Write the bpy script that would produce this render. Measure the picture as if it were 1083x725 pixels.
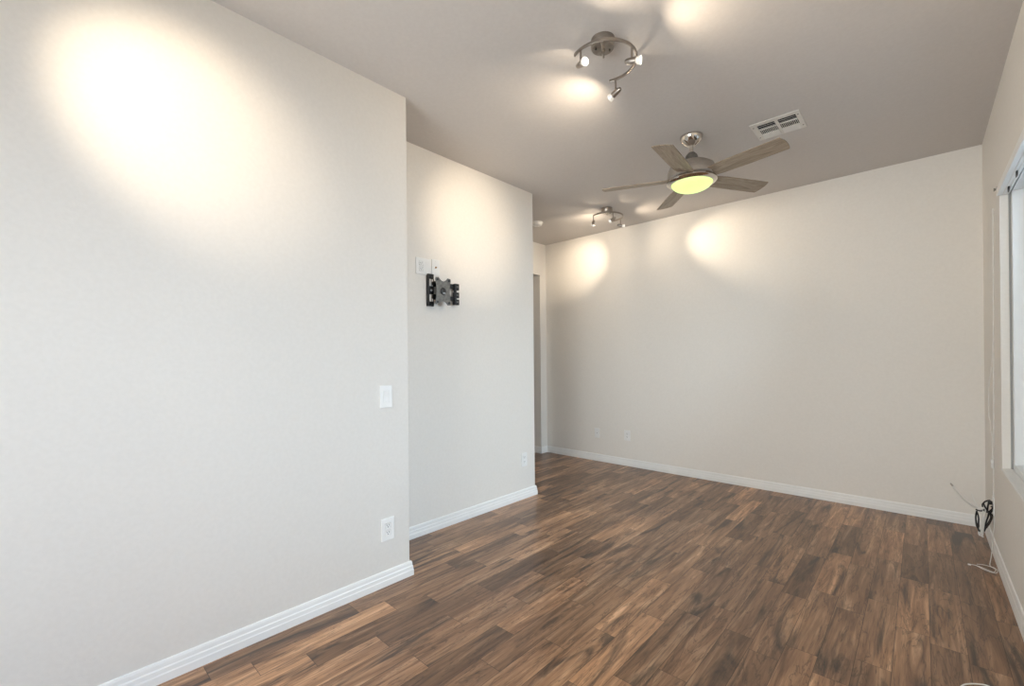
import bpy, bmesh, math, random
from mathutils import Vector, Matrix
random.seed(7)
PI = math.pi
S = bpy.context.scene
for o in list(bpy.data.objects):
    bpy.data.objects.remove(o, do_unlink=True)
C = S.collection

# ------------------------------------------------------------------ camera
HC = 1.2332
FPX, CY, YAW, PITCH, ROLL = 466.9985, 378.763, -0.7479, 0.0017, -0.0084
fw = Vector((math.sin(YAW)*math.cos(PITCH), math.cos(YAW)*math.cos(PITCH), math.sin(PITCH)))
r0 = Vector((math.cos(YAW), -math.sin(YAW), 0)); u0 = r0.cross(fw)
rt = r0*math.cos(ROLL)+u0*math.sin(ROLL); up = -r0*math.sin(ROLL)+u0*math.cos(ROLL)
cam = bpy.data.objects.new('camera', bpy.data.cameras.new('camera')); C.objects.link(cam)
cam.matrix_world = Matrix(((rt.x, up.x, -fw.x, 0), (rt.y, up.y, -fw.y, 0), (rt.z, up.z, -fw.z, HC), (0, 0, 0, 1)))
cam.data.sensor_width = 36; cam.data.lens = FPX/1083*36
cam.data.shift_y = (CY-362.5)/1083; cam.data.clip_start = .02
S.camera = cam
S.view_settings.view_transform = 'Standard'; S.view_settings.look = 'None'
S.view_settings.gamma = 1; S.view_settings.use_curve_mapping = False
S.view_settings.exposure = 0.58

# ------------------------------------------------------------------ world, daylight and added fill
W = bpy.data.worlds.new('world'); S.world = W; W.use_nodes = True
W.node_tree.nodes['Background'].inputs[0].default_value = (.75, .87, 1, 1)
W.node_tree.nodes['Background'].inputs[1].default_value = 0.75

def area(name, loc, rot, sx, sy, power, col):
    l = bpy.data.lights.new(name, 'AREA'); l.shape = 'RECTANGLE'; l.size = sx; l.size_y = sy
    l.energy = power; l.color = col
    o = bpy.data.objects.new(name, l); C.objects.link(o); o.location = loc; o.rotation_euler = rot
    return o
DAY = (.66, .82, 1.0)
area('daylight_side', (1.15, 2.35, 2.35), (0, math.radians(50), 0), 1.5, 2.8, 185, DAY)
area('added_fill_near', (1.15, -.35, 2.40), (0, math.radians(48), 0), 1.5, 1.7, 48, (.20, .52, 1.0))  # added lamp outside an added window, blue fill for the left wall
area('added_fill_rear', (-1.0, -2.0, 1.2), (PI/2, 0, 0), 1.9, 2.0, 90, (.98, .97, .98))  # added lamp behind the camera, fills the back wall through an added window

# ------------------------------------------------------------------ room numbers
H = 2.74
XA, XB, XE, XR = -2.1627, -2.593, -3.6522, .3277
YA, YB, YC, YJ = 1.4576, 3.0946, 4.6097, 4.487
YR = -1.6
HEAD = 2.328

# ------------------------------------------------------------------ mesh helpers
def box(bm, a, b):
    x0, y0, z0 = a; x1, y1, z1 = b
    v = [bm.verts.new(p) for p in ((x0,y0,z0),(x1,y0,z0),(x1,y1,z0),(x0,y1,z0),(x0,y0,z1),(x1,y0,z1),(x1,y1,z1),(x0,y1,z1))]
    for f in ((0,3,2,1),(4,5,6,7),(0,1,5,4),(1,2,6,5),(2,3,7,6),(3,0,4,7)):
        bm.faces.new([v[i] for i in f])
def frame_of(d):
    d = Vector(d).normalized()
    a = Vector((0,0,1)) if abs(d.z) < .9 else Vector((1,0,0))
    x = d.cross(a).normalized(); return x, d.cross(x).normalized(), d
def lathe(bm, prof, origin=(0,0,0), axis=(0,0,1), n=40, cap0=True, cap1=True):
    """prof: list of (radius, distance along axis)"""
    x, y, d = frame_of(axis); o = Vector(origin); rings = []
    for (r, t) in prof:
        rings.append([bm.verts.new(o + d*t + (x*math.cos(2*PI*i/n)+y*math.sin(2*PI*i/n))*max(r, 1e-5)) for i in range(n)])
    for a, b in zip(rings, rings[1:]):
        for i in range(n):
            bm.faces.new((a[i], a[(i+1) % n], b[(i+1) % n], b[i]))
    if cap0: bm.faces.new(list(reversed(rings[0])))
    if cap1: bm.faces.new(rings[-1])
def tube(bm, pts, r, n=8):
    pts = [Vector(p) for p in pts]; rings = []; px = None
    for i, p in enumerate(pts):
        t = (pts[min(i+1, len(pts)-1)]-pts[max(i-1, 0)]).normalized()
        if px is None: px = frame_of(t)[0]
        px = (px - t*px.dot(t)).normalized(); py = t.cross(px)
        rings.append([bm.verts.new(p+(px*math.cos(2*PI*k/n)+py*math.sin(2*PI*k/n))*r) for k in range(n)])
    for a, b in zip(rings, rings[1:]):
        for i in range(n): bm.faces.new((a[i], a[(i+1) % n], b[(i+1) % n], b[i]))
    bm.faces.new(list(reversed(rings[0]))); bm.faces.new(rings[-1])
def smooth_path(pts, k=8):
    P = [Vector(p) for p in pts]; P = [P[0]*2-P[1]]+P+[P[-1]*2-P[-2]]; out = []
    for i in range(1, len(P)-2):
        for j in range(k):
            t = j/k; a, b, c, d = P[i-1:i+3]
            out.append(.5*((2*b)+(c-a)*t+(2*a-5*b+4*c-d)*t*t+(3*b-a-3*c+d)*t**3))
    out.append(P[-2]); return out
def prism(bm, poly, z0, z1, f=lambda x, y, z: (x, y, z)):
    a = [bm.verts.new(f(x, y, z0)) for x, y in poly]; b = [bm.verts.new(f(x, y, z1)) for x, y in poly]; n = len(poly)
    bm.faces.new(list(reversed(a))); bm.faces.new(b)
    for i in range(n): bm.faces.new((a[i], a[(i+1) % n], b[(i+1) % n], b[i]))
def plate_with_holes(bm, x0, x1, z0, z1, holes, y0, y1, f):
    """rectangular plate (x,z) with rectangular holes, made on the grid of all edges"""
    xs = sorted({x0, x1, *[h[0] for h in holes], *[h[1] for h in holes]})
    zs = sorted({z0, z1, *[h[2] for h in holes], *[h[3] for h in holes]})
    for i in range(len(xs)-1):
        for j in range(len(zs)-1):
            cx, cz = (xs[i]+xs[i+1])/2, (zs[j]+zs[j+1])/2
            if any(h[0] < cx < h[1] and h[2] < cz < h[3] for h in holes): continue
            a = f(xs[i], y0, zs[j]); b = f(xs[i+1], y1, zs[j+1])
            box(bm, [min(p, q) for p, q in zip(a, b)], [max(p, q) for p, q in zip(a, b)])
    weld(bm)
def weld(bm):
    """merge the grid and drop the inner double faces"""
    bmesh.ops.remove_doubles(bm, verts=bm.verts, dist=1e-5)
    seen = {}
    for fc in bm.faces:
        seen.setdefault(tuple(sorted(v.index for v in fc.verts)), []).append(fc)
    bm.verts.index_update(); seen = {}
    for fc in bm.faces:
        seen.setdefault(tuple(sorted(v.index for v in fc.verts)), []).append(fc)
    kill = [fc for l in seen.values() if len(l) > 1 for fc in l]
    bmesh.ops.delete(bm, geom=kill, context='FACES_ONLY')
def obj(name, bm, mat, parent=None, bevel=0, smooth=False, seg=2):
    bmesh.ops.recalc_face_normals(bm, faces=bm.faces)
    me = bpy.data.meshes.new(name); bm.to_mesh(me); bm.free()
    o = bpy.data.objects.new(name, me); C.objects.link(o)
    me.materials.append(mat)
    if smooth:
        for p in me.polygons: p.use_smooth = True
        try: me.set_sharp_from_angle(angle=math.radians(35))
        except Exception: pass
    if bevel:
        m = o.modifiers.new('bevel', 'BEVEL'); m.width = bevel; m.segments = seg; m.limit_method = 'ANGLE'; m.angle_limit = math.radians(40)
    if parent: o.parent = parent
    return o
def B(): return bmesh.new()
def tag(o, label, cat, group=None):
    o['label'] = label; o['category'] = cat
    if group: o['group'] = group
    return o
def thing(name, label, cat, loc=(0,0,0), rz=0, group=None):
    o = bpy.data.objects.new(name, None); C.objects.link(o); o.empty_display_size = .05
    o.location = loc; o.rotation_euler = (0, 0, rz)
    return tag(o, label, cat, group)
def struct(o, label=None):
    o['kind'] = 'structure'
    if label: o['label'] = label
    return o

# ------------------------------------------------------------------ materials
def mat(name, col, rough=.5, metal=0, spec=.5, emit=None, es=0):
    m = bpy.data.materials.new(name); m.use_nodes = True; b = m.node_tree.nodes['Principled BSDF']
    b.inputs['Base Color'].default_value = (*col, 1); b.inputs['Roughness'].default_value = rough
    b.inputs['Metallic'].default_value = metal; b.inputs['Specular IOR Level'].default_value = spec
    if emit: b.inputs['Emission Color'].default_value = (*emit, 1); b.inputs['Emission Strength'].default_value = es
    return m
def nd(m, t, **kw):
    n = m.node_tree.nodes.new(t)
    for k, v in kw.items(): setattr(n, k, v)
    return n
def noisy(m, scale, lo, hi, bump=0, coord='Object', detail=4, dist=.002, stretch=(1,1,1)):
    """adds a faint procedural tone variation and a bump to a plain material"""
    L = m.node_tree.links; b = m.node_tree.nodes['Principled BSDF']
    tc = nd(m, 'ShaderNodeTexCoord'); mp = nd(m, 'ShaderNodeMapping'); mp.inputs['Scale'].default_value = stretch
    L.new(tc.outputs[coord], mp.inputs[0])
    n = nd(m, 'ShaderNodeTexNoise'); n.inputs['Scale'].default_value = scale; n.inputs['Detail'].default_value = detail
    L.new(mp.outputs[0], n.inputs['Vector'])
    r = nd(m, 'ShaderNodeValToRGB'); r.color_ramp.elements[0].position = .35; r.color_ramp.elements[1].position = .65
    r.color_ramp.elements[0].color = (*lo, 1); r.color_ramp.elements[1].color = (*hi, 1)
    L.new(n.outputs['Fac'], r.inputs[0]); L.new(r.outputs[0], b.inputs['Base Color'])
    if bump:
        bp = nd(m, 'ShaderNodeBump'); bp.inputs['Strength'].default_value = bump; bp.inputs['Distance'].default_value = dist
        L.new(n.outputs['Fac'], bp.inputs['Height']); L.new(bp.outputs[0], b.inputs['Normal'])
    return m
M = {}
M['wall'] = noisy(mat('wall_paint', (.8,.77,.72), .62, spec=.3), 60, (.82,.782,.730), (.84,.802,.750), .35, detail=3, dist=.0012)
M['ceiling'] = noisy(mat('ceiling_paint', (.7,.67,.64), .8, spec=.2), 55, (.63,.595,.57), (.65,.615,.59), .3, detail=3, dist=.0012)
M['trim'] = noisy(mat('trim_paint', (.86,.85,.83), .35), 8, (.85,.84,.82), (.88,.87,.85))
M['vinyl'] = noisy(mat('window_vinyl', (.85,.87,.88), .3), 6, (.84,.86,.87), (.87,.89,.90))
M['plastic'] = noisy(mat('white_plastic', (.86,.85,.83), .3), 20, (.85,.84,.82), (.88,.87,.85))
M['slot'] = mat('dark_slot', (.03,.028,.025), .6)
M['nickel'] = noisy(mat('brushed_nickel', (.55,.51,.46), .42, 1), 40, (.50,.46,.42), (.60,.56,.51), stretch=(1,1,12))
M['satin'] = noisy(mat('satin_nickel', (.40,.36,.32), .33, 1), 40, (.33,.295,.26), (.42,.38,.34), stretch=(1,1,12))
M['chrome'] = noisy(mat('polished_nickel', (.62,.58,.53), .1, 1), 10, (.60,.56,.52), (.66,.62,.57))
M['black'] = noisy(mat('black_steel', (.012,.012,.013), .35, .0), 30, (.010,.010,.011), (.020,.020,.021))
M['grey_steel'] = noisy(mat('grey_steel', (.20,.19,.175), .42, .45), 50, (.15,.142,.13), (.24,.228,.21))
M['zinc'] = noisy(mat('zinc_steel', (.62,.63,.66), .3, .8), 40, (.55,.56,.6), (.7,.71,.74))
M['void'] = mat('duct_dark', (.012,.012,.013), .9)
M['vent_paint'] = noisy(mat('vent_paint', (.74,.71,.67), .5), 15, (.72,.69,.65), (.76,.73,.69))
M['cord'] = noisy(mat('white_cord', (.82,.80,.76), .5), 30, (.78,.76,.72), (.84,.82,.78))
M['lens'] = mat('lit_bulb_lens', (.9,.9,.88), .1, emit=(1,.93,.8), es=4)
M['glassy'] = mat('bulb_glass', (.85,.84,.80), .08, .35, emit=(1,.92,.8), es=.25)
M['bowl'] = mat('lit_glass_bowl', (.30,.32,.24), .3, emit=(.74,1.0,.27), es=.72)
M['closure'] = mat('copper_brush', (.5,.3,.15), .4, .8)

def glass():
    m = bpy.data.materials.new('window_glass'); m.use_nodes = True; t = m.node_tree; t.nodes.clear(); L = t.links
    o = t.nodes.new('ShaderNodeOutputMaterial'); mx = t.nodes.new('ShaderNodeMixShader'); a = t.nodes.new('ShaderNodeBsdfTransparent')
    g = t.nodes.new('ShaderNodeBsdfGlossy'); g.inputs['Roughness'].default_value = .02; fr = t.nodes.new('ShaderNodeFresnel')
    a.inputs[0].default_value = (.96, .98, .97, 1)
    L.new(fr.outputs[0], mx.inputs[0]); L.new(a.outputs[0], mx.inputs[1]); L.new(g.outputs[0], mx.inputs[2]); L.new(mx.outputs[0], o.inputs[0])
    return m
M['glass'] = glass()

def math_n(m, op, a, b=None, c=None):
    n = nd(m, 'ShaderNodeMath', operation=op)
    for i, v in enumerate((a, b, c)):
        if v is None: continue
        if isinstance(v, (int, float)): n.inputs[i].default_value = v
        else: m.node_tree.links.new(v, n.inputs[i])
    return n.outputs[0]
def ramp(m, fac, stops):
    r = nd(m, 'ShaderNodeValToRGB'); cr = r.color_ramp
    while len(cr.elements) < len(stops): cr.elements.new(.5)
    for e, (p, c) in zip(cr.elements, stops): e.position = p; e.color = (*c, 1)
    m.node_tree.links.new(fac, r.inputs[0]); return r.outputs[0]
def mixc(m, blend, fac, a, b):
    n = nd(m, 'ShaderNodeMix', data_type='RGBA', blend_type=blend); L = m.node_tree.links
    if isinstance(fac, (int, float)): n.inputs[0].default_value = fac
    else: L.new(fac, n.inputs[0])
    for i, v in ((6, a), (7, b)):
        if isinstance(v, tuple): n.inputs[i].default_value = (*v, 1)
        else: L.new(v, n.inputs[i])
    return n.outputs[2]
def comb(m, x, y, z):
    n = nd(m, 'ShaderNodeCombineXYZ')
    for i, v in enumerate((x, y, z)):
        if isinstance(v, (int, float)): n.inputs[i].default_value = v
        else: m.node_tree.links.new(v, n.inputs[i])
    return n.outputs[0]
def noise(m, vec, scale, detail=4, rough=.5, dist=0):
    n = nd(m, 'ShaderNodeTexNoise'); n.inputs['Scale'].default_value = scale; n.inputs['Detail'].default_value = detail
    n.inputs['Roughness'].default_value = rough; n.inputs['Distortion'].default_value = dist
    m.node_tree.links.new(vec, n.inputs['Vector']); return n.outputs['Fac']
def floor_mat():
    m = bpy.data.materials.new('laminate_planks'); m.use_nodes = True; L = m.node_tree.links
    b = m.node_tree.nodes['Principled BSDF']
    tc = nd(m, 'ShaderNodeTexCoord'); sp = nd(m, 'ShaderNodeSeparateXYZ'); L.new(tc.outputs['Object'], sp.inputs[0])
    x, y = sp.outputs[0], sp.outputs[1]
    Wd, Ln = .1135, .615
    u = math_n(m, 'DIVIDE', math_n(m, 'ADD', x, 9.175), Wd)
    col = math_n(m, 'FLOOR', u); fu = math_n(m, 'FRACT', u)
    wn = nd(m, 'ShaderNodeTexWhiteNoise', noise_dimensions='1D'); L.new(col, wn.inputs['W'])
    v = math_n(m, 'DIVIDE', math_n(m, 'ADD', y, math_n(m, 'ADD', 20, math_n(m, 'MULTIPLY', wn.outputs['Value'], 3.1))), Ln)
    row = math_n(m, 'FLOOR', v); fv = math_n(m, 'FRACT', v)
    w2 = nd(m, 'ShaderNodeTexWhiteNoise', noise_dimensions='3D'); L.new(comb(m, col, row, 3), w2.inputs['Vector'])
    rnd = w2.outputs['Value']; w3 = nd(m, 'ShaderNodeTexWhiteNoise', noise_dimensions='3D'); L.new(comb(m, col, row, 9), w3.inputs['Vector'])
    rnd2 = w3.outputs['Value']
    # printed grain, shifted on every board
    ox = math_n(m, 'MULTIPLY', rnd, 37); oy = math_n(m, 'MULTIPLY', rnd2, 53)
    g1 = noise(m, comb(m, math_n(m, 'ADD', math_n(m, 'MULTIPLY', x, 24), ox), math_n(m, 'ADD', math_n(m, 'MULTIPLY', y, 1.7), oy), rnd), 1, 7, .60, .9)
    g2 = noise(m, comb(m, math_n(m, 'ADD', math_n(m, 'MULTIPLY', x, 10), oy), math_n(m, 'ADD', math_n(m, 'MULTIPLY', y, 1.25), ox), rnd2), 1, 5, .58, 1.3)
    g3 = noise(m, comb(m, math_n(m, 'ADD', math_n(m, 'MULTIPLY', x, 120), ox), math_n(m, 'ADD', math_n(m, 'MULTIPLY', y, 9), oy), rnd), 1, 3, .6, .6)
    base = ramp(m, g1, [(.24, (.082,.043,.025)), (.40, (.235,.136,.079)), (.56, (.375,.230,.137)), (.75, (.64,.44,.285))])
    tone = ramp(m, rnd, [(0, (.56,.53,.52)), (.3, (.82,.79,.77)), (.7, (1.06,1.01,.97)), (1, (1.48,1.38,1.28))])
    c = mixc(m, 'MULTIPLY', 1, base, tone)
    smudge = ramp(m, g2, [(.54, (0,0,0)), (.66, (1,1,1))])
    c = mixc(m, 'MIX', math_n(m, 'MULTIPLY', smudge, .80), c, (.040,.030,.026))
    # long broad dark streaks that run across several boards, and thin cracks
    g5 = noise(m, comb(m, math_n(m, 'MULTIPLY', x, 3.2), math_n(m, 'MULTIPLY', y, .8), 2), 1, 3, .5, .6)
    c = mixc(m, 'MULTIPLY', 1, c, ramp(m, g5, [(.36, (.74,.72,.73)), (.62, (1.18,1.15,1.12))]))
    g4 = noise(m, comb(m, math_n(m, 'ADD', math_n(m, 'MULTIPLY', x, 15), oy), math_n(m, 'ADD', math_n(m, 'MULTIPLY', y, 1.5), ox), rnd), 1, 5, .6, 1.6)
    vein = ramp(m, math_n(m, 'ABSOLUTE', math_n(m, 'SUBTRACT', g4, .5)), [(.0, (1,1,1)), (.022, (0,0,0))])
    c = mixc(m, 'MIX', math_n(m, 'MULTIPLY', vein, .55), c, (.035,.024,.019))
    fine = ramp(m, g3, [(.3, (.80,.78,.76)), (.62, (1.08,1.08,1.08))])
    c = mixc(m, 'MULTIPLY', .8, c, fine)
    # seams
    eu = math_n(m, 'MULTIPLY', math_n(m, 'MINIMUM', fu, math_n(m, 'SUBTRACT', 1, fu)), Wd)
    ev = math_n(m, 'MULTIPLY', math_n(m, 'MINIMUM', fv, math_n(m, 'SUBTRACT', 1, fv)), Ln)
    e = math_n(m, 'MINIMUM', eu, ev)
    seam = math_n(m, 'LESS_THAN', e, .0011)
    c = mixc(m, 'MIX', math_n(m, 'MULTIPLY', seam, .75), c, (.03,.018,.012))
    L.new(c, b.inputs['Base Color'])
    L.new(math_n(m, 'ADD', math_n(m, 'MULTIPLY', g1, .12), .25), b.inputs['Roughness'])
    bp = nd(m, 'ShaderNodeBump'); bp.inputs['Strength'].default_value = .25; bp.inputs['Distance'].default_value = .0006
    hgt = math_n(m, 'SUBTRACT', math_n(m, 'ADD', g1, math_n(m, 'MULTIPLY', g3, .4)), math_n(m, 'MULTIPLY', seam, 1.5))
    L.new(hgt, bp.inputs['Height']); L.new(bp.outputs[0], b.inputs['Normal'])
    b.inputs['Specular IOR Level'].default_value = .5
    return m
M['floor'] = floor_mat()
def blade_mat():
    m = bpy.data.materials.new('weathered_blade_wood'); m.use_nodes = True; L = m.node_tree.links
    b = m.node_tree.nodes['Principled BSDF']; tc = nd(m, 'ShaderNodeTexCoord'); mp = nd(m, 'ShaderNodeMapping')
    mp.inputs['Scale'].default_value = (2.2, 16, 4); L.new(tc.outputs['Object'], mp.inputs[0])
    g = noise(m, mp.outputs[0], 3, 6, .6, 1.2)
    L.new(ramp(m, g, [(.3, (.19,.145,.105)), (.5, (.31,.245,.18)), (.7, (.43,.35,.265))]), b.inputs['Base Color'])
    b.inputs['Roughness'].default_value = .45
    return m
M['blade'] = blade_mat()

# ================================================================== ROOM SHELL
bm = B(); box(bm, (-5.3, -1.9, -.12), (.6, 4.9, 0)); struct(obj('floor', bm, M['floor']), 'brown mottled wood-look plank floor')
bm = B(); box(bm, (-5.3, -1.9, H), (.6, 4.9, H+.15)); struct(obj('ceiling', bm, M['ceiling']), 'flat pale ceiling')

def wall_block(name, a, b, label):
    bm = B(); box(bm, a, b); return struct(obj(name, bm, M['wall']), label)
bm = B()
prism(bm, [(-2.9, YR), (XA, YR), (XA, YA-.012), (XA-.003, YA-.0035), (XA-.012, YA), (-2.9, YA)], 0, H)
struct(obj('wall_left', bm, M['wall'], smooth=True), 'nearest off-white wall at the left, ending in an outside corner')
bm = B()
prism(bm, [(-3.9, YA), (XB, YA), (XB, YB-.012), (XB-.003, YB-.0035), (XB-.012, YB), (-3.9, YB)], 0, H)
struct(obj('wall_left_recessed', bm, M['wall'], smooth=True), 'set-back off-white wall that carries the television bracket')
# far left wall with the hallway opening
Y0 = 3.42
wall_block('wall_far_left', (-3.78, YB, 0), (XE, Y0, H), 'short wall beside the hallway opening')
wall_block('wall_hall_header', (-3.78, Y0, HEAD), (XE, YJ, H), 'wall above the hallway opening')
wall_block('wall_far_left_stub', (-3.78, YJ, 0), (XE, YC, H), 'narrow wall between the hallway opening and the back corner')
wall_block('wall_back', (-5.3, YC, 0), (XR+.2, YC+.16, H), 'long off-white back wall')
# hallway behind the opening
wall_block('wall_hall_end', (-5.3, YB, 0), (-5.15, YC, H), 'end wall of the hallway')
wall_block('wall_hall_near', (-5.15, YB, 0), (-3.9, YB+.15, H), 'near side wall of the hallway')
wall_block('ceiling_hall', (-5.15, YB+.15, HEAD+.02), (-3.78, YC, HEAD+.12), 'lower ceiling of the hallway')
# right wall with the seen window opening and one added for light
W1 = (1.80, 3.70); W2 = (-1.15, .45); WZ = (.585, 2.18); TH = .15
bm = B()
def xf(a, y, z): return (y, a, z)
plate_with_holes(bm, YR, YC, 0, H, [(*W1, *WZ), (*W2, *WZ)], XR, XR+TH, xf)
struct(obj('wall_right', bm, M['wall']), 'window wall along the right edge')
bm = B()
RW = (-1.95, -.05); RZ = (.15, 2.15)
plate_with_holes(bm, -2.9, XR+TH, 0, H, [(*RW, *RZ)], YR-TH, YR, lambda x, y, z: (x, y, z))
struct(obj('wall_rear', bm, M['wall']), 'wall behind the camera with a large added window')

# windows
def window(name, fx, w, zz, label, split=True):
    """fx maps (depth, along, z) to world"""
    bm = B(); t = .045
    def bb(d0, d1, a0, a1, z0, z1):
        p, q = fx(d0, a0, z0), fx(d1, a1, z1)
        box(bm, [min(i, j) for i, j in zip(p, q)], [max(i, j) for i, j in zip(p, q)])
    a0, a1 = w; z0, z1 = zz; D0, D1 = .043, .115
    bb(D0, D1, a0, a0+t, z0, z1); bb(D0, D1, a1-t, a1, z0, z1); bb(D0, D1, a0+t, a1-t, z0, z0+t); bb(D0, D1, a0+t, a1-t, z1-t, z1)
    root = struct(obj(name, bm, M['vinyl'], bevel=.002), label)
    # sashes
    m = (a0+a1)/2
    for s, (p0, p1, d) in enumerate(((a0+t, m+.02, .060), (m-.02, a1-t, .085))):
        bm = B(); s_ = .035
        bb(d, d+.022, p0, p0+s_, z0+t, z1-t); bb(d, d+.022, p1-s_, p1, z0+t, z1-t)
        bb(d, d+.022, p0+s_, p1-s_, z0+t, z0+t+s_); bb(d, d+.022, p0+s_, p1-s_, z1-t-s_, z1-t)
        sash = obj('sash', bm, M['vinyl'], root, bevel=.0015)
        bm = B(); bb(d+.008, d+.013, p0+s_-.004, p1-s_+.004, z0+t+s_-.004, z1-t-s_+.004)
        obj('pane', bm, M['glass'], sash)
    return root
w1 = window('window_1', lambda d, a, z: (XR+d, a, z), W1, WZ, 'white framed window at the right edge')
window('added_window_near', lambda d, a, z: (XR+d, a, z), W2, WZ, 'added white framed window beside the camera, out of view')  # unseen window, added to let daylight onto the left wall
window('added_window_rear', lambda d, a, z: (a, YR-d, z), RW, RZ, 'large added window behind the camera, out of view')  # unseen window, added so that light enters from behind the camera
bm = B(); box(bm, (XR+.034, W1[1]-.003, WZ[0]+.012), (XR+.043, W1[1]-.0005, WZ[1])); obj('groove_shade', bm, mat('groove_shade_grey', (.32,.32,.31), .8), w1)  # grey strip paints the dark line of a shaded groove in the jamb
# painted sill boards lining the bottoms of the side openings
for i, w in enumerate((W1, W2)):
    bm = B(); box(bm, (XR-.004, w[0]+.001, WZ[0]-.0), (XR+.043, w[1]-.001, WZ[0]+.012))
    struct(obj('trim_%d' % (i+1), bm, M['trim'], bevel=.004), ('white painted sill of the window', 'white painted sill of the added near window')[i])

# baseboards: stepped profile swept along a straight run
PR = [(0, 0), (.0145, 0), (.0145, .031), (.0125, .036), (.0115, .052), (.0088, .057), (.008, .072), (.0055, .080), (0, .082)]
def baseboard(name, runs, label=None):
    """runs: polyline in plan, wall on the left of travel; mitred at the turns"""
    bm = B(); P = [Vector((x, y)) for x, y in runs]; secs = []
    for i, p in enumerate(P):
        ds = []
        if i > 0: ds.append((P[i]-P[i-1]).normalized())
        if i < len(P)-1: ds.append((P[i+1]-P[i]).normalized())
        ns = [Vector((d.y, -d.x)) for d in ds]
        n = ns[0] if len(ns) == 1 else (ns[0]+ns[1])/(1+ns[0].dot(ns[1]))
        secs.append([bm.verts.new((p.x+n.x*t, p.y+n.y*t, z)) for t, z in PR])
    k = len(PR)
    for a, b in zip(secs, secs[1:]):
        for i in range(k): bm.faces.new((a[i], a[(i+1) % k], b[(i+1) % k], b[i]))
    bm.faces.new(secs[0]); bm.faces.new(list(reversed(secs[-1])))
    return struct(obj(name, bm, M['trim'], smooth=False), label)
baseboard('baseboard_left', [(XA, YR+.002), (XA, YA), (XB, YA)], 'white stepped baseboard of the nearest left wall')
baseboard('baseboard_left_recessed', [(XB, YA+.016), (XB, YB), (XE, YB), (XE, Y0), (XE-.12, Y0)], 'white stepped baseboard of the set-back left wall')
baseboard('baseboard_back', [(-3.78, YJ), (XE, YJ), (XE, YC), (XR-.001, YC)], 'white stepped baseboard along the back wall')
baseboard('baseboard_right', [(XR, YC-.016), (XR, YR+.002)], 'white stepped baseboard under the window')

# ================================================================== WALL PLATES
RL, RB_, RR = -PI/2, PI, PI/2       # turn so that the local +y leaves the left, back, right wall
def yb(bm, x0, x1, z0, z1, y0, y1): box(bm, (x0, y0, z0), (x1, y1, z1))
def cover(root, w, h, holes, name='cover_plate'):
    bm = B()
    plate_with_holes(bm, -w/2, w/2, -h/2, h/2, holes, .0, .0055, lambda x, y, z: (x, y, z))
    return obj(name, bm, M['plastic'], root, bevel=.0018)
def screw(root, x, z):
    bm = B(); lathe(bm, [(.0034, .004), (.0034, .0064), (.0022, .0070)], (x, 0, z), (0, 1, 0), 14)
    obj('screw', bm, M['plastic'], root, smooth=True)
def duplex(name, loc, rz, label, w=.076, h=.121, cx=0, group=None):
    root = thing(name, label, 'outlet', loc, rz, group)
    rw, rh = .033, .028
    cover(root, w, h, [(cx-rw/2, cx+rw/2, s*.0195-rh/2, s*.0195+rh/2) for s in (-1, 1)])
    add_duplex(root, cx, rw, rh); screw(root, cx, 0)
    return root
def add_duplex(root, cx, rw, rh):
    for s in (1, -1):
        bm = B(); zc = s*.0195; poly = []
        for i in range(24):
            a = 2*PI*i/24; poly.append((max(-rw/2+.0004, min(rw/2-.0004, .0185*math.cos(a))), max(-rh/2+.0004, min(rh/2-.0004, .0165*math.sin(a)))))
        prism(bm, poly, .001, .0062, lambda x, y, z, zc=zc: (cx+x, z, zc+y))
        r = obj('receptacle', bm, M['plastic'], root)
        bm = B(); yb(bm, cx-.0078, cx-.0054, zc-.001, zc+.008, .0055, .0066); yb(bm, cx+.0054, cx+.0078, zc, zc+.0072, .0055, .0066)
        lathe(bm, [(.0026, .0055), (.0026, .0066)], (cx, 0, zc-.0068), (0, 1, 0), 12)
        obj('slot', bm, M['slot'], r)
P0 = .0005
duplex('electrical_outlet', (XA+P0, 1.312, .305), RL, 'white duplex outlet low on the nearest left wall, below the light switch', w=.078, h=.122)
duplex('electrical_outlet', (XB+P0, 2.94, .343), RL, 'white outlet low near the far end of the set-back left wall', w=.074, h=.120)

sw = thing('light_switch', 'white rocker light switch alone at mid height on the nearest left wall', 'switch', (XA+P0, 1.307, 1.033), RL)
cover(sw, .075, .121, [(-.0168, .0168, -.0335, .0335)])
bm = B(); plate_with_holes(bm, -.0166, .0166, -.0333, .0333, [(-.0125, .0125, -.028, .028)], .001, .0062, lambda x, y, z: (x, y, z)); obj('switch_frame', bm, M['plastic'], sw)
bm = B(); prism(bm, [(.002, -.0275), (.0072, -.0275), (.0060, 0), (.0098, .0275), (.002, .0275)], -.0122, .0122, lambda a, b, x: (x, a, b)); obj('rocker', bm, M['plastic'], sw, bevel=.0006)
screw(sw, 0, .048); screw(sw, 0, -.048)

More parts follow.
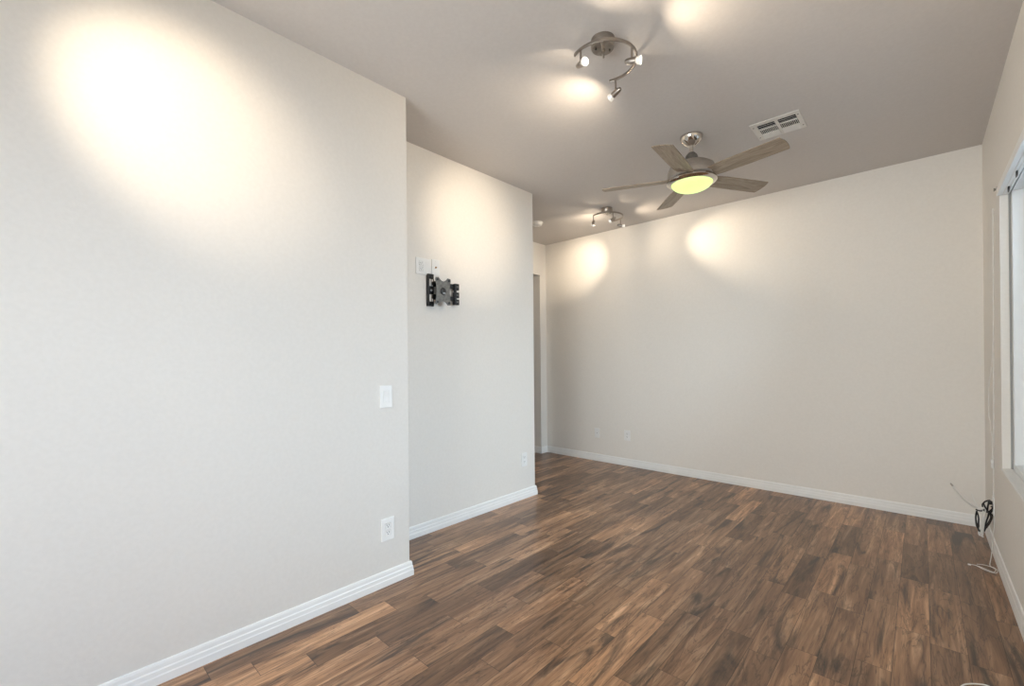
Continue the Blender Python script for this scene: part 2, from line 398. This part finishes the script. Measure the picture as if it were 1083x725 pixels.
# back wall plates
ph = thing('phone_jack', 'small off-white jack plate on the back wall, the left one of the low pair', 'wall jack', (-2.882, YC-P0, .334), RB_)
cover(ph, .070, .114, [(-.0075, .0075, -.0075, .0075)])
bm = B(); plate_with_holes(bm, -.0073, .0073, -.0073, .0073, [(-.0045, .0045, -.0045, .0035)], .0005, .0062, lambda x, y, z: (x, y, z)); j = obj('jack', bm, M['plastic'], ph)
bm = B(); yb(bm, -.0044, .0044, -.0044, .0034, .0008, .003); obj('socket_hole', bm, M['slot'], j)
screw(ph, 0, .042); screw(ph, 0, -.042)
de = thing('electrical_outlet', 'off-white rectangular-faced outlet on the back wall, the right one of the low pair', 'outlet', (-2.482, YC-P0, .348), RB_)
cover(de, .076, .118, [(-.0170, .0170, -.0338, .0338)])
bm = B(); yb(bm, -.0166, .0166, -.0334, .0334, .001, .0045); rc = obj('receptacle', bm, M['plastic'], de, bevel=.001)
bm = B()
for s in (1, -1):
    zc = s*.0185; yb(bm, -.0078, -.0054, zc-.001, zc+.008, .0043, .0049); yb(bm, .0054, .0078, zc, zc+.0072, .0043, .0049)
    lathe(bm, [(.0026, .0043), (.0026, .0049)], (0, 0, zc-.0068), (0, 1, 0), 12)
obj('slot', bm, M['slot'], rc)
screw(de, 0, .048); screw(de, 0, -.048)

# plates above the television bracket
tg = thing('electrical_outlet', 'wide two-gang outlet plate high on the set-back wall, above the bracket', 'outlet', (XB+P0, 1.874, 1.896), RL)
cover(tg, .128, .115, [(.023-.0165, .023+.0165, s*.0195-.014, s*.0195+.014) for s in (-1, 1)])
add_duplex(tg, .023, .033, .028); screw(tg, .023, 0); screw(tg, -.023, .03); screw(tg, -.023, -.03)
cx_ = thing('coax_jack', 'single plate with a coax jack, right of the wide high outlet plate', 'wall jack', (XB+P0, 1.982, 1.904), RL)
cover(cx_, .072, .115, [(-.006, .006, -.006, .006)])
bm = B(); lathe(bm, [(.0058, .001), (.0058, .0062), (.0047, .0063), (.0047, .0130), (.0036, .0131), (.0036, .010)], (0, 0, 0), (0, 1, 0), 18); obj('coax_socket', bm, M['closure'], cx_, smooth=True)
screw(cx_, 0, .042); screw(cx_, 0, -.042)

# ================================================================== TV MOUNT  (local +y leaves the wall, local +x = towards the camera)
MT = thing('tv_mount', 'black and grey articulated television bracket bolted to the set-back wall', 'tv mount', (XB, 1.93, 1.73), RL)
# left wall rail: channel with long slots      (world y = 1.93 - local x)
def ring_slots(name, x0, x1, z0, z1, slots, y0, y1, m_, par, bev=.001):
    bm = B(); plate_with_holes(bm, x0, x1, z0, z1, slots, y0, y1, lambda x, y, z: (x, y, z)); return obj(name, bm, m_, par, bevel=bev)
lr = ring_slots('wall_plate', -.018, .030, -.113, .117, [(-.010, .020, .030, .080), (-.010, .020, -.080, -.030)], .020, .026, M['black'], MT)
for xa in (-.018, .027):
    bm = B(); yb(bm, xa, xa+.003, -.113, .117, .0005, .0205); obj('plate_flange', bm, M['black'], lr)
for z in (.055, -.055):
    bm = B(); yb(bm, .003, .008, z-.025, z+.025, .021, .0262); obj('slot_bar', bm, M['black'], lr)
    bm = B(); yb(bm, -.012, .024, z-.030, z+.030, .0175, .0254); obj('plate_web', bm, M['plastic'], lr)
for z in (.100, .0, -.098):
    bm = B(); lathe(bm, [(.0085, 0), (.0085, .003), (.006, .0035), (.006, .008)], (.006, .026, z), (0, 1, 0), 6); obj('bolt', bm, M['zinc'] if z == 0 else M['black'], lr)
# arms folded behind the front plate
for z in (.050, -.045):
    bm = B(); prism(bm, [(-.20, z-.016), (-.02, z-.019), (.0, z-.012), (.0, z+.012), (-.02, z+.019), (-.20, z+.016)], .012, .030, lambda x, zz, y: (x, y, zz)); obj('arm', bm, M['black'], MT, bevel=.002)
# right upright with three knuckles, standing off the wall
bm = B(); lathe(bm, [(.011, -.088), (.011, .062)], (-.212, .030, 0), (0, 0, 1), 20); hs = obj('hinge_post', bm, M['black'], MT, smooth=True)
for z0, z1 in ((-.088, -.046), (-.036, .006), (.022, .070)):
    bm = B(); yb(bm, -.238, -.196, z0, z1, .014, .048); obj('knuckle', bm, M['black'], hs, bevel=.004)
for z in (-.067, -.015, .046):
    bm = B(); lathe(bm, [(.007, 0), (.007, .004), (.004, .0045)], (-.217, .048, z), (0, 1, 0), 14); obj('bolt', bm, M['grey_steel'], hs)
# X-shaped front plate: outline with concave sides, real thickness, hole for the pivot
def xplate():
    bm = B(); cxp, czp, hw, hh = -.062, -.006, .070, .098
    def side(p, q, sag):
        out = []
        for i in range(1, 9):
            t = i/9; s = math.sin(PI*t)**.8*sag; x = p[0]+(q[0]-p[0])*t; z = p[1]+(q[1]-p[1])*t
            n = Vector((0, -1 if z > 0 else 1)) if abs(q[0]-p[0]) > abs(q[1]-p[1]) else Vector((-1 if x > 0 else 1, 0)); out.append((x+n.x*s, z+n.y*s))
        return out
    cn = .030; pts = []
    C4 = [((hw, hh-cn*.55), (hw-cn, hh)), ((-hw+cn, hh), (-hw, hh-cn*.55)), ((-hw, -hh+cn*.55), (-hw+cn, -hh)), ((hw-cn, -hh), (hw, -hh+cn*.55))]
    for k in range(4):
        a, b = C4[k]; c = C4[(k+1) % 4][0]
        pts.append(a)
        cc = ((a[0] if abs(a[0]) > abs(b[0]) else b[0])*.95, (a[1] if abs(a[1]) > abs(b[1]) else b[1])*.975); pts.append(cc)
        pts.append(b); pts += side(b, c, .026 if k % 2 == 0 else .010)
    # radial strip between the outline and a round hole
    n = len(pts); hole = []; R = .027
    rings = []
    for y in (.074, .078):
        o = [bm.verts.new((cxp+x, y, czp+z)) for x, z in pts]
        i_ = [bm.verts.new((cxp+R*Vector(p).normalized().x, y, czp+R*Vector(p).normalized().y)) for p in pts]
        rings.append((o, i_))
    (o0, i0), (o1, i1) = rings
    for k in range(n):
        l = (k+1) % n
        bm.faces.new((o0[k], o0[l], i0[l], i0[k])); bm.faces.new((o1[k], i1[k], i1[l], o1[l]))
        bm.faces.new((o0[k], o1[k], o1[l], o0[l])); bm.faces.new((i0[k], i0[l], i1[l], i1[k]))
    return bm, cxp, czp
bm, cxp, czp = xplate(); xp = obj('front_plate', bm, M['grey_steel'], MT, bevel=.001)
bm = B(); lathe(bm, [(.034, .050), (.034, .0725), (.025, .0735), (.025, .080), (.018, .084)], (cxp, 0, czp), (0, 1, 0), 28); pv = obj('pivot', bm, M['black'], MT, smooth=True)
bm = B(); yb(bm, cxp-.012, cxp+.010, czp-.019, czp-.009, .080, .088); obj('pivot_screw', bm, M['zinc'], pv)
bm = B(); yb(bm, cxp-.030, cxp+.030, czp-.060, czp+.062, .030, .052); obj('tilt_head', bm, M['black'], MT, bevel=.004)
for sx in (-1, 1):
    for sz in (-1, 1):
        bm = B(); lathe(bm, [(.0085, .0775), (.0085, .0815), (.005, .082)], (cxp+sx*.052, 0, czp+sz*.080), (0, 1, 0), 16); obj('bolt', bm, M['black'], xp)
for sx in (-1, 1):   # rolled edges of the plate on its left and right
    bm = B(); tube(bm, smooth_path([(cxp+sx*.064, .072, czp-.070), (cxp+sx*.050, .070, czp-.03), (cxp+sx*.046, .070, czp), (cxp+sx*.050, .070, czp+.03), (cxp+sx*.064, .072, czp+.070)]), .003); obj('rolled_edge', bm, M['grey_steel'], xp, smooth=True)

# ================================================================== CEILING FAN
FX, FY = -1.14, 3.045
FAN = thing('ceiling_fan', 'five-bladed brushed nickel ceiling fan with a lit yellow-green glass bowl', 'ceiling fan', (FX, FY, H))
def fl(name, prof, m_, par=FAN, n=56):
    bm = B(); lathe(bm, prof, (0, 0, 0), (0, 0, 1), n); return obj(name, bm, m_, par, smooth=True)
fl('canopy', [(.074, -.001), (.074, -.006), (.071, -.018), (.062, -.036), (.046, -.052), (.028, -.064), (.024, -.068)], M['chrome'])
fl('downrod', [(.0125, -.066), (.0125, -.150)], M['nickel'])
fl('rod_collar', [(.020, -.112), (.024, -.116), (.036, -.130), (.040, -.140), (.042, -.195)], M['grey_steel'])
mh = fl('motor_housing', [(.042, -.182), (.085, -.186), (.118, -.195), (.142, -.212), (.154, -.236), (.158, -.262), (.157, -.285), (.150, -.292)], M['nickel'])
fl('shadow_gap', [(.146, -.290), (.146, -.3015)], M['slot'], mh)
fl('light_ring', [(.156, -.298), (.160, -.304), (.160, -.312), (.150, -.320), (.133, -.325), (.131, -.319)], M['chrome'])
prof = [(.131, -.316)]+[(.131*math.cos(a), -.319-.056*math.sin(a)) for a in [PI/2*i/14 for i in range(15)]]
fl('glass_bowl', prof, M['bowl'])
def blade(angle):
    bm = B(); hwid = .064; r0, r1 = .118, .590; out = []
    low = [(r0, -.048), (.20, -.060), (.30, -.064), (r1, -.064)]
    tip = [(r1+.030*math.sin(PI*(i+1)/10)**.8*.45, -.064+.128*(i+1)/10) for i in range(9)]
    hi = [(r1, .064), (.30, .064), (.20, .060), (r0, .048)]
    prism(bm, low+tip+hi, -.003, .003)
    o = obj('blade', bm, M['blade'], FAN, bevel=.001)
    o.rotation_mode = 'QUATERNION'
    o.rotation_quaternion = (Matrix.Rotation(math.radians(angle), 3, 'Z') @ Matrix.Rotation(math.radians(-12), 3, 'X')).to_quaternion()
    o.location = (0, 0, -.287)
    bm = B(); prism(bm, [(.10, -.020), (.185, -.030), (.200, -.015), (.200, .015), (.185, .030), (.10, .020)], .0032, .0065)
    obj('blade_bracket', bm, M['nickel'], o)
for k in range(5): blade(-12.9+72*k)
# ================================================================== TRACK LIGHTS
WARM = (1.0, .83, .62)
def track_light(label, loc, heads, power):
    """loc: centre of the canopy on the ceiling; heads: (angle on the ring, aim point, watts, tail watts)"""
    root = thing('track_light', label, 'track light', loc, 0)
    o0 = Vector(loc); cc = Vector((-.029, .053, -.070)); R = .157
    bm = B(); lathe(bm, [(.055, -.0005), (.055, -.036), (.050, -.044), (.0, -.0445)], n=40); cp = obj('canopy', bm, M['satin'], root, smooth=True)
    for a in (.9, 4.0):
        bm = B(); lathe(bm, [(.0045, -.050), (.0045, -.043)], (.034*math.cos(a), .034*math.sin(a), 0), n=12); obj('cap_nut', bm, M['slot'], cp)
    def ring(a): return cc+Vector((R*math.cos(math.radians(a)), R*math.sin(math.radians(a)), 0))
    pts = [ring(-118+228*i/48) for i in range(49)]
    bm = B()    # flat strip rail
    secs = []
    for i, p in enumerate(pts):
        rad = (p-cc).normalized()
        secs.append([bm.verts.new(p+rad*a+Vector((0, 0, b))) for a, b in ((-.004, -.007), (.004, -.007), (.004, .007), (-.004, .007))])
    for a, b in zip(secs, secs[1:]):
        for i in range(4): bm.faces.new((a[i], a[(i+1) % 4], b[(i+1) % 4], b[i]))
    bm.faces.new(secs[0]); bm.faces.new(list(reversed(secs[-1])))
    obj('rail', bm, M['satin'], root, bevel=.0015)
    # cross arm from the canopy to the rail
    e = ring(-62); bm = B(); tube(bm, [(-.5*e.x, -.5*e.y, -.052), (0, 0, -.056), (e.x*.6, e.y*.6, -.062), tuple(e)], .0055, 10); lathe(bm, [(.008, -.062), (.008, -.043)], n=16)
    obj('cross_arm', bm, M['satin'], root, smooth=True)
    for ang, aim, watts, back, leak in heads:
        p = ring(ang); piv = p+Vector((0, 0, -.062)); d = (Vector(aim)-o0-piv).normalized()
        bm = B(); tube(bm, [p+Vector((0, 0, -.005)), piv], .0046, 10); lathe(bm, [(.007, -.006), (.007, .006)], piv, (0, 0, 1), 14)
        post = obj('head_post', bm, M['satin'], root, smooth=True)
        c0 = piv - d*.022 + Vector((0, 0, -.008))
        bm = B(); lathe(bm, [(.004, -.012), (.0085, -.010), (.0125, 0), (.0145, .016), (.0155, .034), (.0155, .040), (.010, .0405)], c0, d, 24)
        hd = obj('spot_head', bm, M['satin'], root, smooth=True)
        bm = B(); lathe(bm, [(.010, .038), (.0125, .043), (.016, .050), (.0185, .057), (.0195, .060), (.0195, .0635), (.0172, .0635), (.0162, .059)], c0, d, 28, cap1=False)
        bl = obj('bulb', bm, M['glassy'], hd, smooth=True)
        bm = B(); lathe(bm, [(.0, .058), (.0155, .058), (.0155, .0595), (.0, .060)], c0, d, 24)
        obj('bulb_lens', bm, M['lens'], bl, smooth=True)
        sp = bpy.data.lights.new('spot_beam', 'SPOT'); sp.energy = watts; sp.color = WARM; sp.spot_size = math.radians(SPOT[0]); sp.spot_blend = SPOT[1]; sp.shadow_soft_size = .010
        so = bpy.data.objects.new('spot_beam', sp); C.objects.link(so); so.parent = root
        so.location = c0+d*.068; so.rotation_mode = 'QUATERNION'; so.rotation_quaternion = d.to_track_quat('-Z', 'Y')
        wp = bpy.data.lights.new('wide_spill', 'SPOT'); wp.energy = back*10; wp.spot_size = math.radians(150); wp.spot_blend = 1; wp.color = WARM; wp.shadow_soft_size = .005
        wo = bpy.data.objects.new('wide_spill', wp); C.objects.link(wo); wo.parent = root; wo.location = c0+d*.070; wo.rotation_mode = 'QUATERNION'; wo.rotation_quaternion = d.to_track_quat('-Z', 'Y')
        lp_ = bpy.data.lights.new('back_leak', 'SPOT'); lp_.energy = leak; lp_.color = WARM; lp_.spot_size = math.radians(95); lp_.spot_blend = .35; lp_.shadow_soft_size = .004
        lo = bpy.data.objects.new('back_leak', lp_); C.objects.link(lo); lo.parent = root
        lo.location = c0-d*.016; lo.rotation_mode = 'QUATERNION'; lo.rotation_quaternion = (-d).to_track_quat('-Z', 'Y')
    return root
SPOT = (47, 1.0)
track_light('spiral track light with three spots, the larger one near the top of the view', (-1.095, 1.83, H),
    [(-100, (.10, 1.1, 2.2), 30, .6, .5), (-4, (.2, 2.15, 2.35), 30, .7, .2), (98, (-2.593, 2.36, 2.28), 38, 1.0, .3)], 1)
track_light('spiral track light with three lit spots, the far one beyond the ceiling fan', (-2.31, 3.91, H),
    [(-118, (-3.07, 4.61, 2.40), 30, .6, .35), (-38, (-3.66, 4.05, 2.15), 18, .4, .35), (62, (-1.26, 4.61, 2.36), 34, .5, .35)], 1)
track_light('spiral track light on the ceiling above and behind the camera', (-1.15, -.42, H),
    [(-100, (.2, -1.2, 1.8), 24, .2, .2), (-4, (.2, .1, 2.0), 24, .2, .2), (98, (-2.163, .42, 2.20), 46, .14, .2)], 1)

# ================================================================== AIR VENT
VT = thing('ceiling_vent', 'white metal ceiling air register with louvres beside the fan', 'air vent', (-.674, 3.298, H))
vx0, vx1, vy0, vy1 = -.140, .138, -.134, .134
cols = [(-.104, -.006), (.013, .111)]; ya, yb_ = -.093, .118
bm = B(); plate_with_holes(bm, vx0, vx1, vy0, vy1, [(a, b, ya, yb_) for a, b in cols], -.006, -.0003, lambda x, y, z: (x, z, y)); obj('frame', bm, M['vent_paint'], VT, bevel=.003)
for a, b in cols:
    bm = B(); box(bm, (a-.001, ya-.001, -.0009), (b+.001, yb_+.001, -.0003)); obj('duct_shade', bm, M['void'], VT)  # flat black sheet paints the darkness of the duct recess
    def lou(y, tilt, w):
        bm = B(); c, s = math.cos(tilt), math.sin(tilt); t = .0007
        pr = [(-w/2, -t), (w/2, -t), (w/2, t), (-w/2, t)]
        prism(bm, [(y+u_*c-v_*s, -.006+u_*s+v_*c) for u_, v_ in pr], a, b, lambda yy, zz, x: (x, yy, zz)); obj('louvre', bm, M['vent_paint'], VT)
    for k in range(2): lou(ya+.018+k*.026, math.radians(25), .006)     # near band: stands open to the camera, looks dark
    for k in range(10):                                                  # middle band: cross fins
        x = a+.006+k*(b-a-.012)/9
        bm = B(); box(bm, (x-.0016, ya+.070, -.0042), (x+.0016, ya+.142, -.001)); obj('fin', bm, M['vent_paint'], VT)
    for yy in (ya+.066, ya+.146):
        bm = B(); box(bm, (a, yy-.0025, -.0075), (b, yy+.0025, -.001)); obj('divider', bm, M['vent_paint'], VT)
    for k in range(4): lou(ya+.158+k*.0145, math.radians(-28), .0165)   # far band: the blades turn their faces to the camera
for sx, sy in ((-.125, -.085), (-.125, .085), (.124, -.085), (.124, .085)):
    bm = B(); lathe(bm, [(.004, -.008), (.0045, -.006)], (sx, sy, 0), n=12); obj('screw', bm, M['grey_steel'], VT)

# ================================================================== SMOKE DETECTOR
SD = thing('smoke_detector', 'small round white smoke detector on the ceiling by the hallway', 'smoke detector', (-3.10, 3.77, H))
bm = B(); lathe(bm, [(.062, -.0003), (.062, -.010), (.058, -.014)], n=40); obj('mounting_base', bm, M['plastic'], SD, smooth=True)
bm = B(); lathe(bm, [(.052, -.013), (.052, -.028), (.044, -.038), (.020, -.041), (.0, -.0415)], n=40); obj('sensor_cover', bm, M['plastic'], SD, smooth=True)
bm = B(); lathe(bm, [(.006, -.045), (.007, -.040)], n=14); obj('test_button', bm, M['vent_paint'], SD, smooth=True)

# ================================================================== BLIND HEADRAIL, HOOK, CORDS
HR = thing('blind_headrail', 'long white blind headrail fixed across the top of the right window', 'blind', (XR, 3.69, 2.128))
bm = B(); box(bm, (-.013, -1.86, .0), (-.009, .0, .040)); obj('fascia', bm, M['trim'], HR, bevel=.001)
bm = B(); box(bm, (-.009, -1.86, .001), (.036, -.002, .006)); obj('track_underside', bm, M['vinyl'], HR)
bm = B(); box(bm, (-.009, -1.86, .034), (.036, -.002, .039)); obj('track_top', bm, M['vinyl'], HR)
bm = B(); box(bm, (.033, -1.86, .006), (.036, -.002, .034)); obj('track_back', bm, M['vinyl'], HR)
bm = B(); box(bm, (.010, -1.84, -.002), (.014, -.020, .001)); box(bm, (.024, -1.84, -.002), (.027, -.020, .001)); obj('track_lip', bm, M['trim'], HR)
for k in range(7):
    y = -.16-.27*k
    bm = B(); box(bm, (.016, y-.012, -.016), (.022, y+.012, .001)); box(bm, (.017, y-.018, -.024), (.021, y+.018, -.014)); obj('vane_carrier', bm, M['black'], HR)

ck = thing('cord_bracket', 'tiny metal cord bracket on the wall left of the blind headrail', 'bracket', (XR, 3.80, 2.195), RR)
bm = B(); lathe(bm, [(.010, .0), (.010, .003), (.006, .004), (.006, .009), (.010, .010), (.010, .013)], (0, 0, 0), (0, 1, 0), 18); obj('peg', bm, M['grey_steel'], ck, smooth=True)
bm = B(); box(bm, (-.012, .0, -.016), (.012, .003, .014)); obj('backplate', bm, M['nickel'], ck)

# straight cable clipped down the wall, from the bracket to the outlet
XW = XR-.003
bm = B(); tube(bm, [(XW, 3.965, 2.125), (XW, 4.0, 1.4), (XW, 4.03, .9), (XW, 4.065, .5), (XW, 4.10, .27)], .003, 8)
st = tag(obj('wall_cable', bm, M['cord'], smooth=True), 'thin white cable running straight down the wall beside the right window', 'cable')
bm = B()
pts = smooth_path([(XW-.003, 3.992, 1.32), (XW-.006, 4.05, 1.16), (XW-.012, 4.10, 1.06), (XW-.012, 4.16, .93), (XW-.012, 4.13, .84), (XW-.008, 4.04, .73), (XW-.006, 4.035, .62), (XW-.006, 4.052, .585)])
tube(bm, pts, .0022, 8)
lc = thing('hanging_cord', 'slack white cord bowing out from the wall cable, with a white plug at its end', 'cord', (0, 0, 0))
obj('cord_line', bm, M['cord'], lc, smooth=True)
bm = B(); box(bm, (XW-.014, 4.040, .560), (XW-.001, 4.062, .583)); box(bm, (XW-.012, 4.043, .530), (XW-.002, 4.060, .556)); box(bm, (XW-.009, 4.048, .550), (XW-.004, 4.056, .566))
obj('cord_plug', bm, M['plastic'], lc, bevel=.002)

# ================================================================== CORNER OUTLETS AND CABLES
duplex('electrical_outlet', (XR-P0, 4.10, .285), RR, 'white outlet in the right back corner behind the black cables', w=.074, h=.118)

def cable(name, label, pts, r, m_, k=10, cat='cable', rough=None):
    bm = B(); tube(bm, smooth_path(pts, k), r, 8); return tag(obj(name, bm, m_, smooth=True), label, cat)
# black bundle: power brick plugged in, coils of black lead
BC = thing('black_cable_bundle', 'tangled bundle of black cable hanging on the outlet in the right corner', 'cable', (0, 0, 0))
bm = B(); box(bm, (.300, 4.088, .290), (.3205, 4.112, .312)); obj('plug', bm, M['black'], BC, bevel=.004)
random.seed(11)
def at(px, py, X=None, Y=None):
    d = rt*((px-541.5)/FPX)-up*((py-CY)/FPX)+fw
    t = (X/d.x) if X is not None else Y/d.y
    return Vector((d.x*t, d.y*t, HC+d.z*t))
def loop(pix, depth, r, closed=True):
    pts = [at(a, b, Y=d_) for (a, b), d_ in zip(pix, depth)]
    if closed: pts.append(pts[0])
    bm = B(); tube(bm, smooth_path(pts, 8), r, 8); return bm
loops = [
 ([(1033,540),(1032,548),(1034,557),(1036,562)], [4.15,4.16,4.14,4.13], False),
 ([(1033,540),(1035,547),(1035,555),(1037,561),(1033,556),(1032,546)], [4.16,4.14,4.15,4.16,4.18,4.17], True),
 ([(1032,538.5),(1037,540),(1043,539),(1046,543)], [4.15,4.14,4.13,4.12], False),
 ([(1046,541),(1048,547),(1045,553),(1042,559),(1041,561),(1043,552),(1045,546)], [4.12,4.13,4.14,4.14,4.15,4.15,4.13], True),
 ([(1045,540),(1049,545),(1047,552),(1043,558)], [4.10,4.11,4.12,4.13], False),
 ([(1040,532),(1042,536),(1045,541),(1041,540),(1039,534)], [4.13,4.12,4.12,4.14,4.15], True),
 ([(1039,533),(1042,530),(1047,529),(1045,534),(1044,541)], [4.13,4.12,4.11,4.12,4.13], False),
 ([(1046,541),(1050,537),(1051,533),(1049,540),(1046,543)], [4.10,4.08,4.08,4.10,4.12], True),
 ([(1048,535),(1052,539),(1050,545),(1047,544)], [4.09,4.08,4.09,4.11], False),
]
for pix, dep, cl in loops:
    obj('coil', loop(pix, dep, .0042, cl), M['black'], BC, smooth=True)
bm = B(); lathe(bm, [(.009, 0), (.009, .006)], at(1044.5, 541, Y=4.115), (1, .2, .3), 14); obj('cable_tie', bm, M['black'], BC)

# pale cables: stiff stub pointing left, hanging white ends, lead on the floor
a = at(1007, 513, Y=4.05)
st = thing('coax_cable', 'stiff white cable end sticking out left from the corner tangle', 'cable', (0, 0, 0))
pp = [at(1007.5, 513.5, Y=4.05), at(1012, 519, Y=4.06), at(1018, 526, Y=4.08), at(1025, 532, Y=4.10), at(1033, 537, Y=4.13), at(1041, 537, Y=4.12)]
bm = B(); tube(bm, smooth_path(pp), .0068, 8); obj('jacket', bm, M['cord'], st, smooth=True)
bm = B(); dd = (pp[0]-pp[1]).normalized(); lathe(bm, [(.0052, -.004), (.0052, .012), (.0040, .013), (.0040, .020)], pp[0], dd, 12); obj('connector', bm, M['nickel'], st, smooth=True)
pp = [at(1027.5, 521, Y=4.16), at(1029, 526, Y=4.16), at(1031.5, 531, Y=4.15), at(1035, 538, Y=4.14), at(1040, 539, Y=4.13)]
cable('thin_wire', 'short thin wire poking up left of the corner cables', pp, .0022, M['cord'])
wb = thing('white_cable_bundle', 'white cable loop hanging between the black coils in the corner', 'cable', (0, 0, 0))
for q in ([(1040,540),(1038,548),(1037,556),(1035,563),(1036,566)], [(1042,541),(1040,549),(1039,557),(1038.5,566),(1040,567.5)], [(1036,541),(1038,550),(1038,560),(1036.5,565),(1039,567)], [(1044,534),(1042,541),(1041,550),(1040,560),(1039,566)]):
    bm = B(); tube(bm, smooth_path([at(x_, y_, Y=4.125+.006*i) for i, (x_, y_) in enumerate(q)]), .0036, 8); obj('strand', bm, M['cord'], wb, smooth=True)
def fp(px, py, z=.0035):
    d = rt*((px-541.5)/FPX)-up*((py-CY)/FPX)+fw; t = (z-HC)/d.z; return Vector((d.x*t, d.y*t, z))
def lp(px, py, Y): return at(px, py, Y=Y)
pp = [lp(1052,545,4.08), lp(1051.5,556,4.06), lp(1050,570,3.98), lp(1049,582,3.93), lp(1048,590,3.90), fp(1047,597.5), fp(1051,600), fp(1055,602.5), fp(1054,605.5), fp(1049,605), fp(1041,602), fp(1034,598.5), fp(1030,597), fp(1024.5,596.5)]
pp2 = [fp(1033,597), fp(1041,598), fp(1048,600), fp(1053,603), fp(1051,605.5), fp(1045,603.5), fp(1038,600.5), fp(1031,598)]
fc = thing('floor_cable', 'thin white lead dropping to the floor and lying in a loop by the baseboard', 'cable', (0, 0, 0))
bm = B(); tube(bm, smooth_path(pp), .0017, 8); obj('lead', bm, M['cord'], fc, smooth=True)
for v_ in pp2: v_.z = .0085
bm = B(); tube(bm, smooth_path(pp2), .0016, 8); obj('lead_loop', bm, M['cord'], fc, smooth=True)
bm = B(); a_, b_ = fp(1027, 597, .005), fp(1023.5, 596.2, .005); tube(bm, [a_, b_], .0048, 8); obj('lead_plug', bm, M['plastic'], fc, smooth=True)
pp = [fp(1015,727), fp(1017,725), fp(1021,723.2), fp(1028,722.6), fp(1036,723), fp(1043,724.2), fp(1048,726.5), fp(1050,731), fp(1044,737), fp(1030,739), fp(1018,735)]
cable('loose_cable', 'thin pale cable loop on the floor at the bottom edge, near the right', pp, .0024, M['cord'])
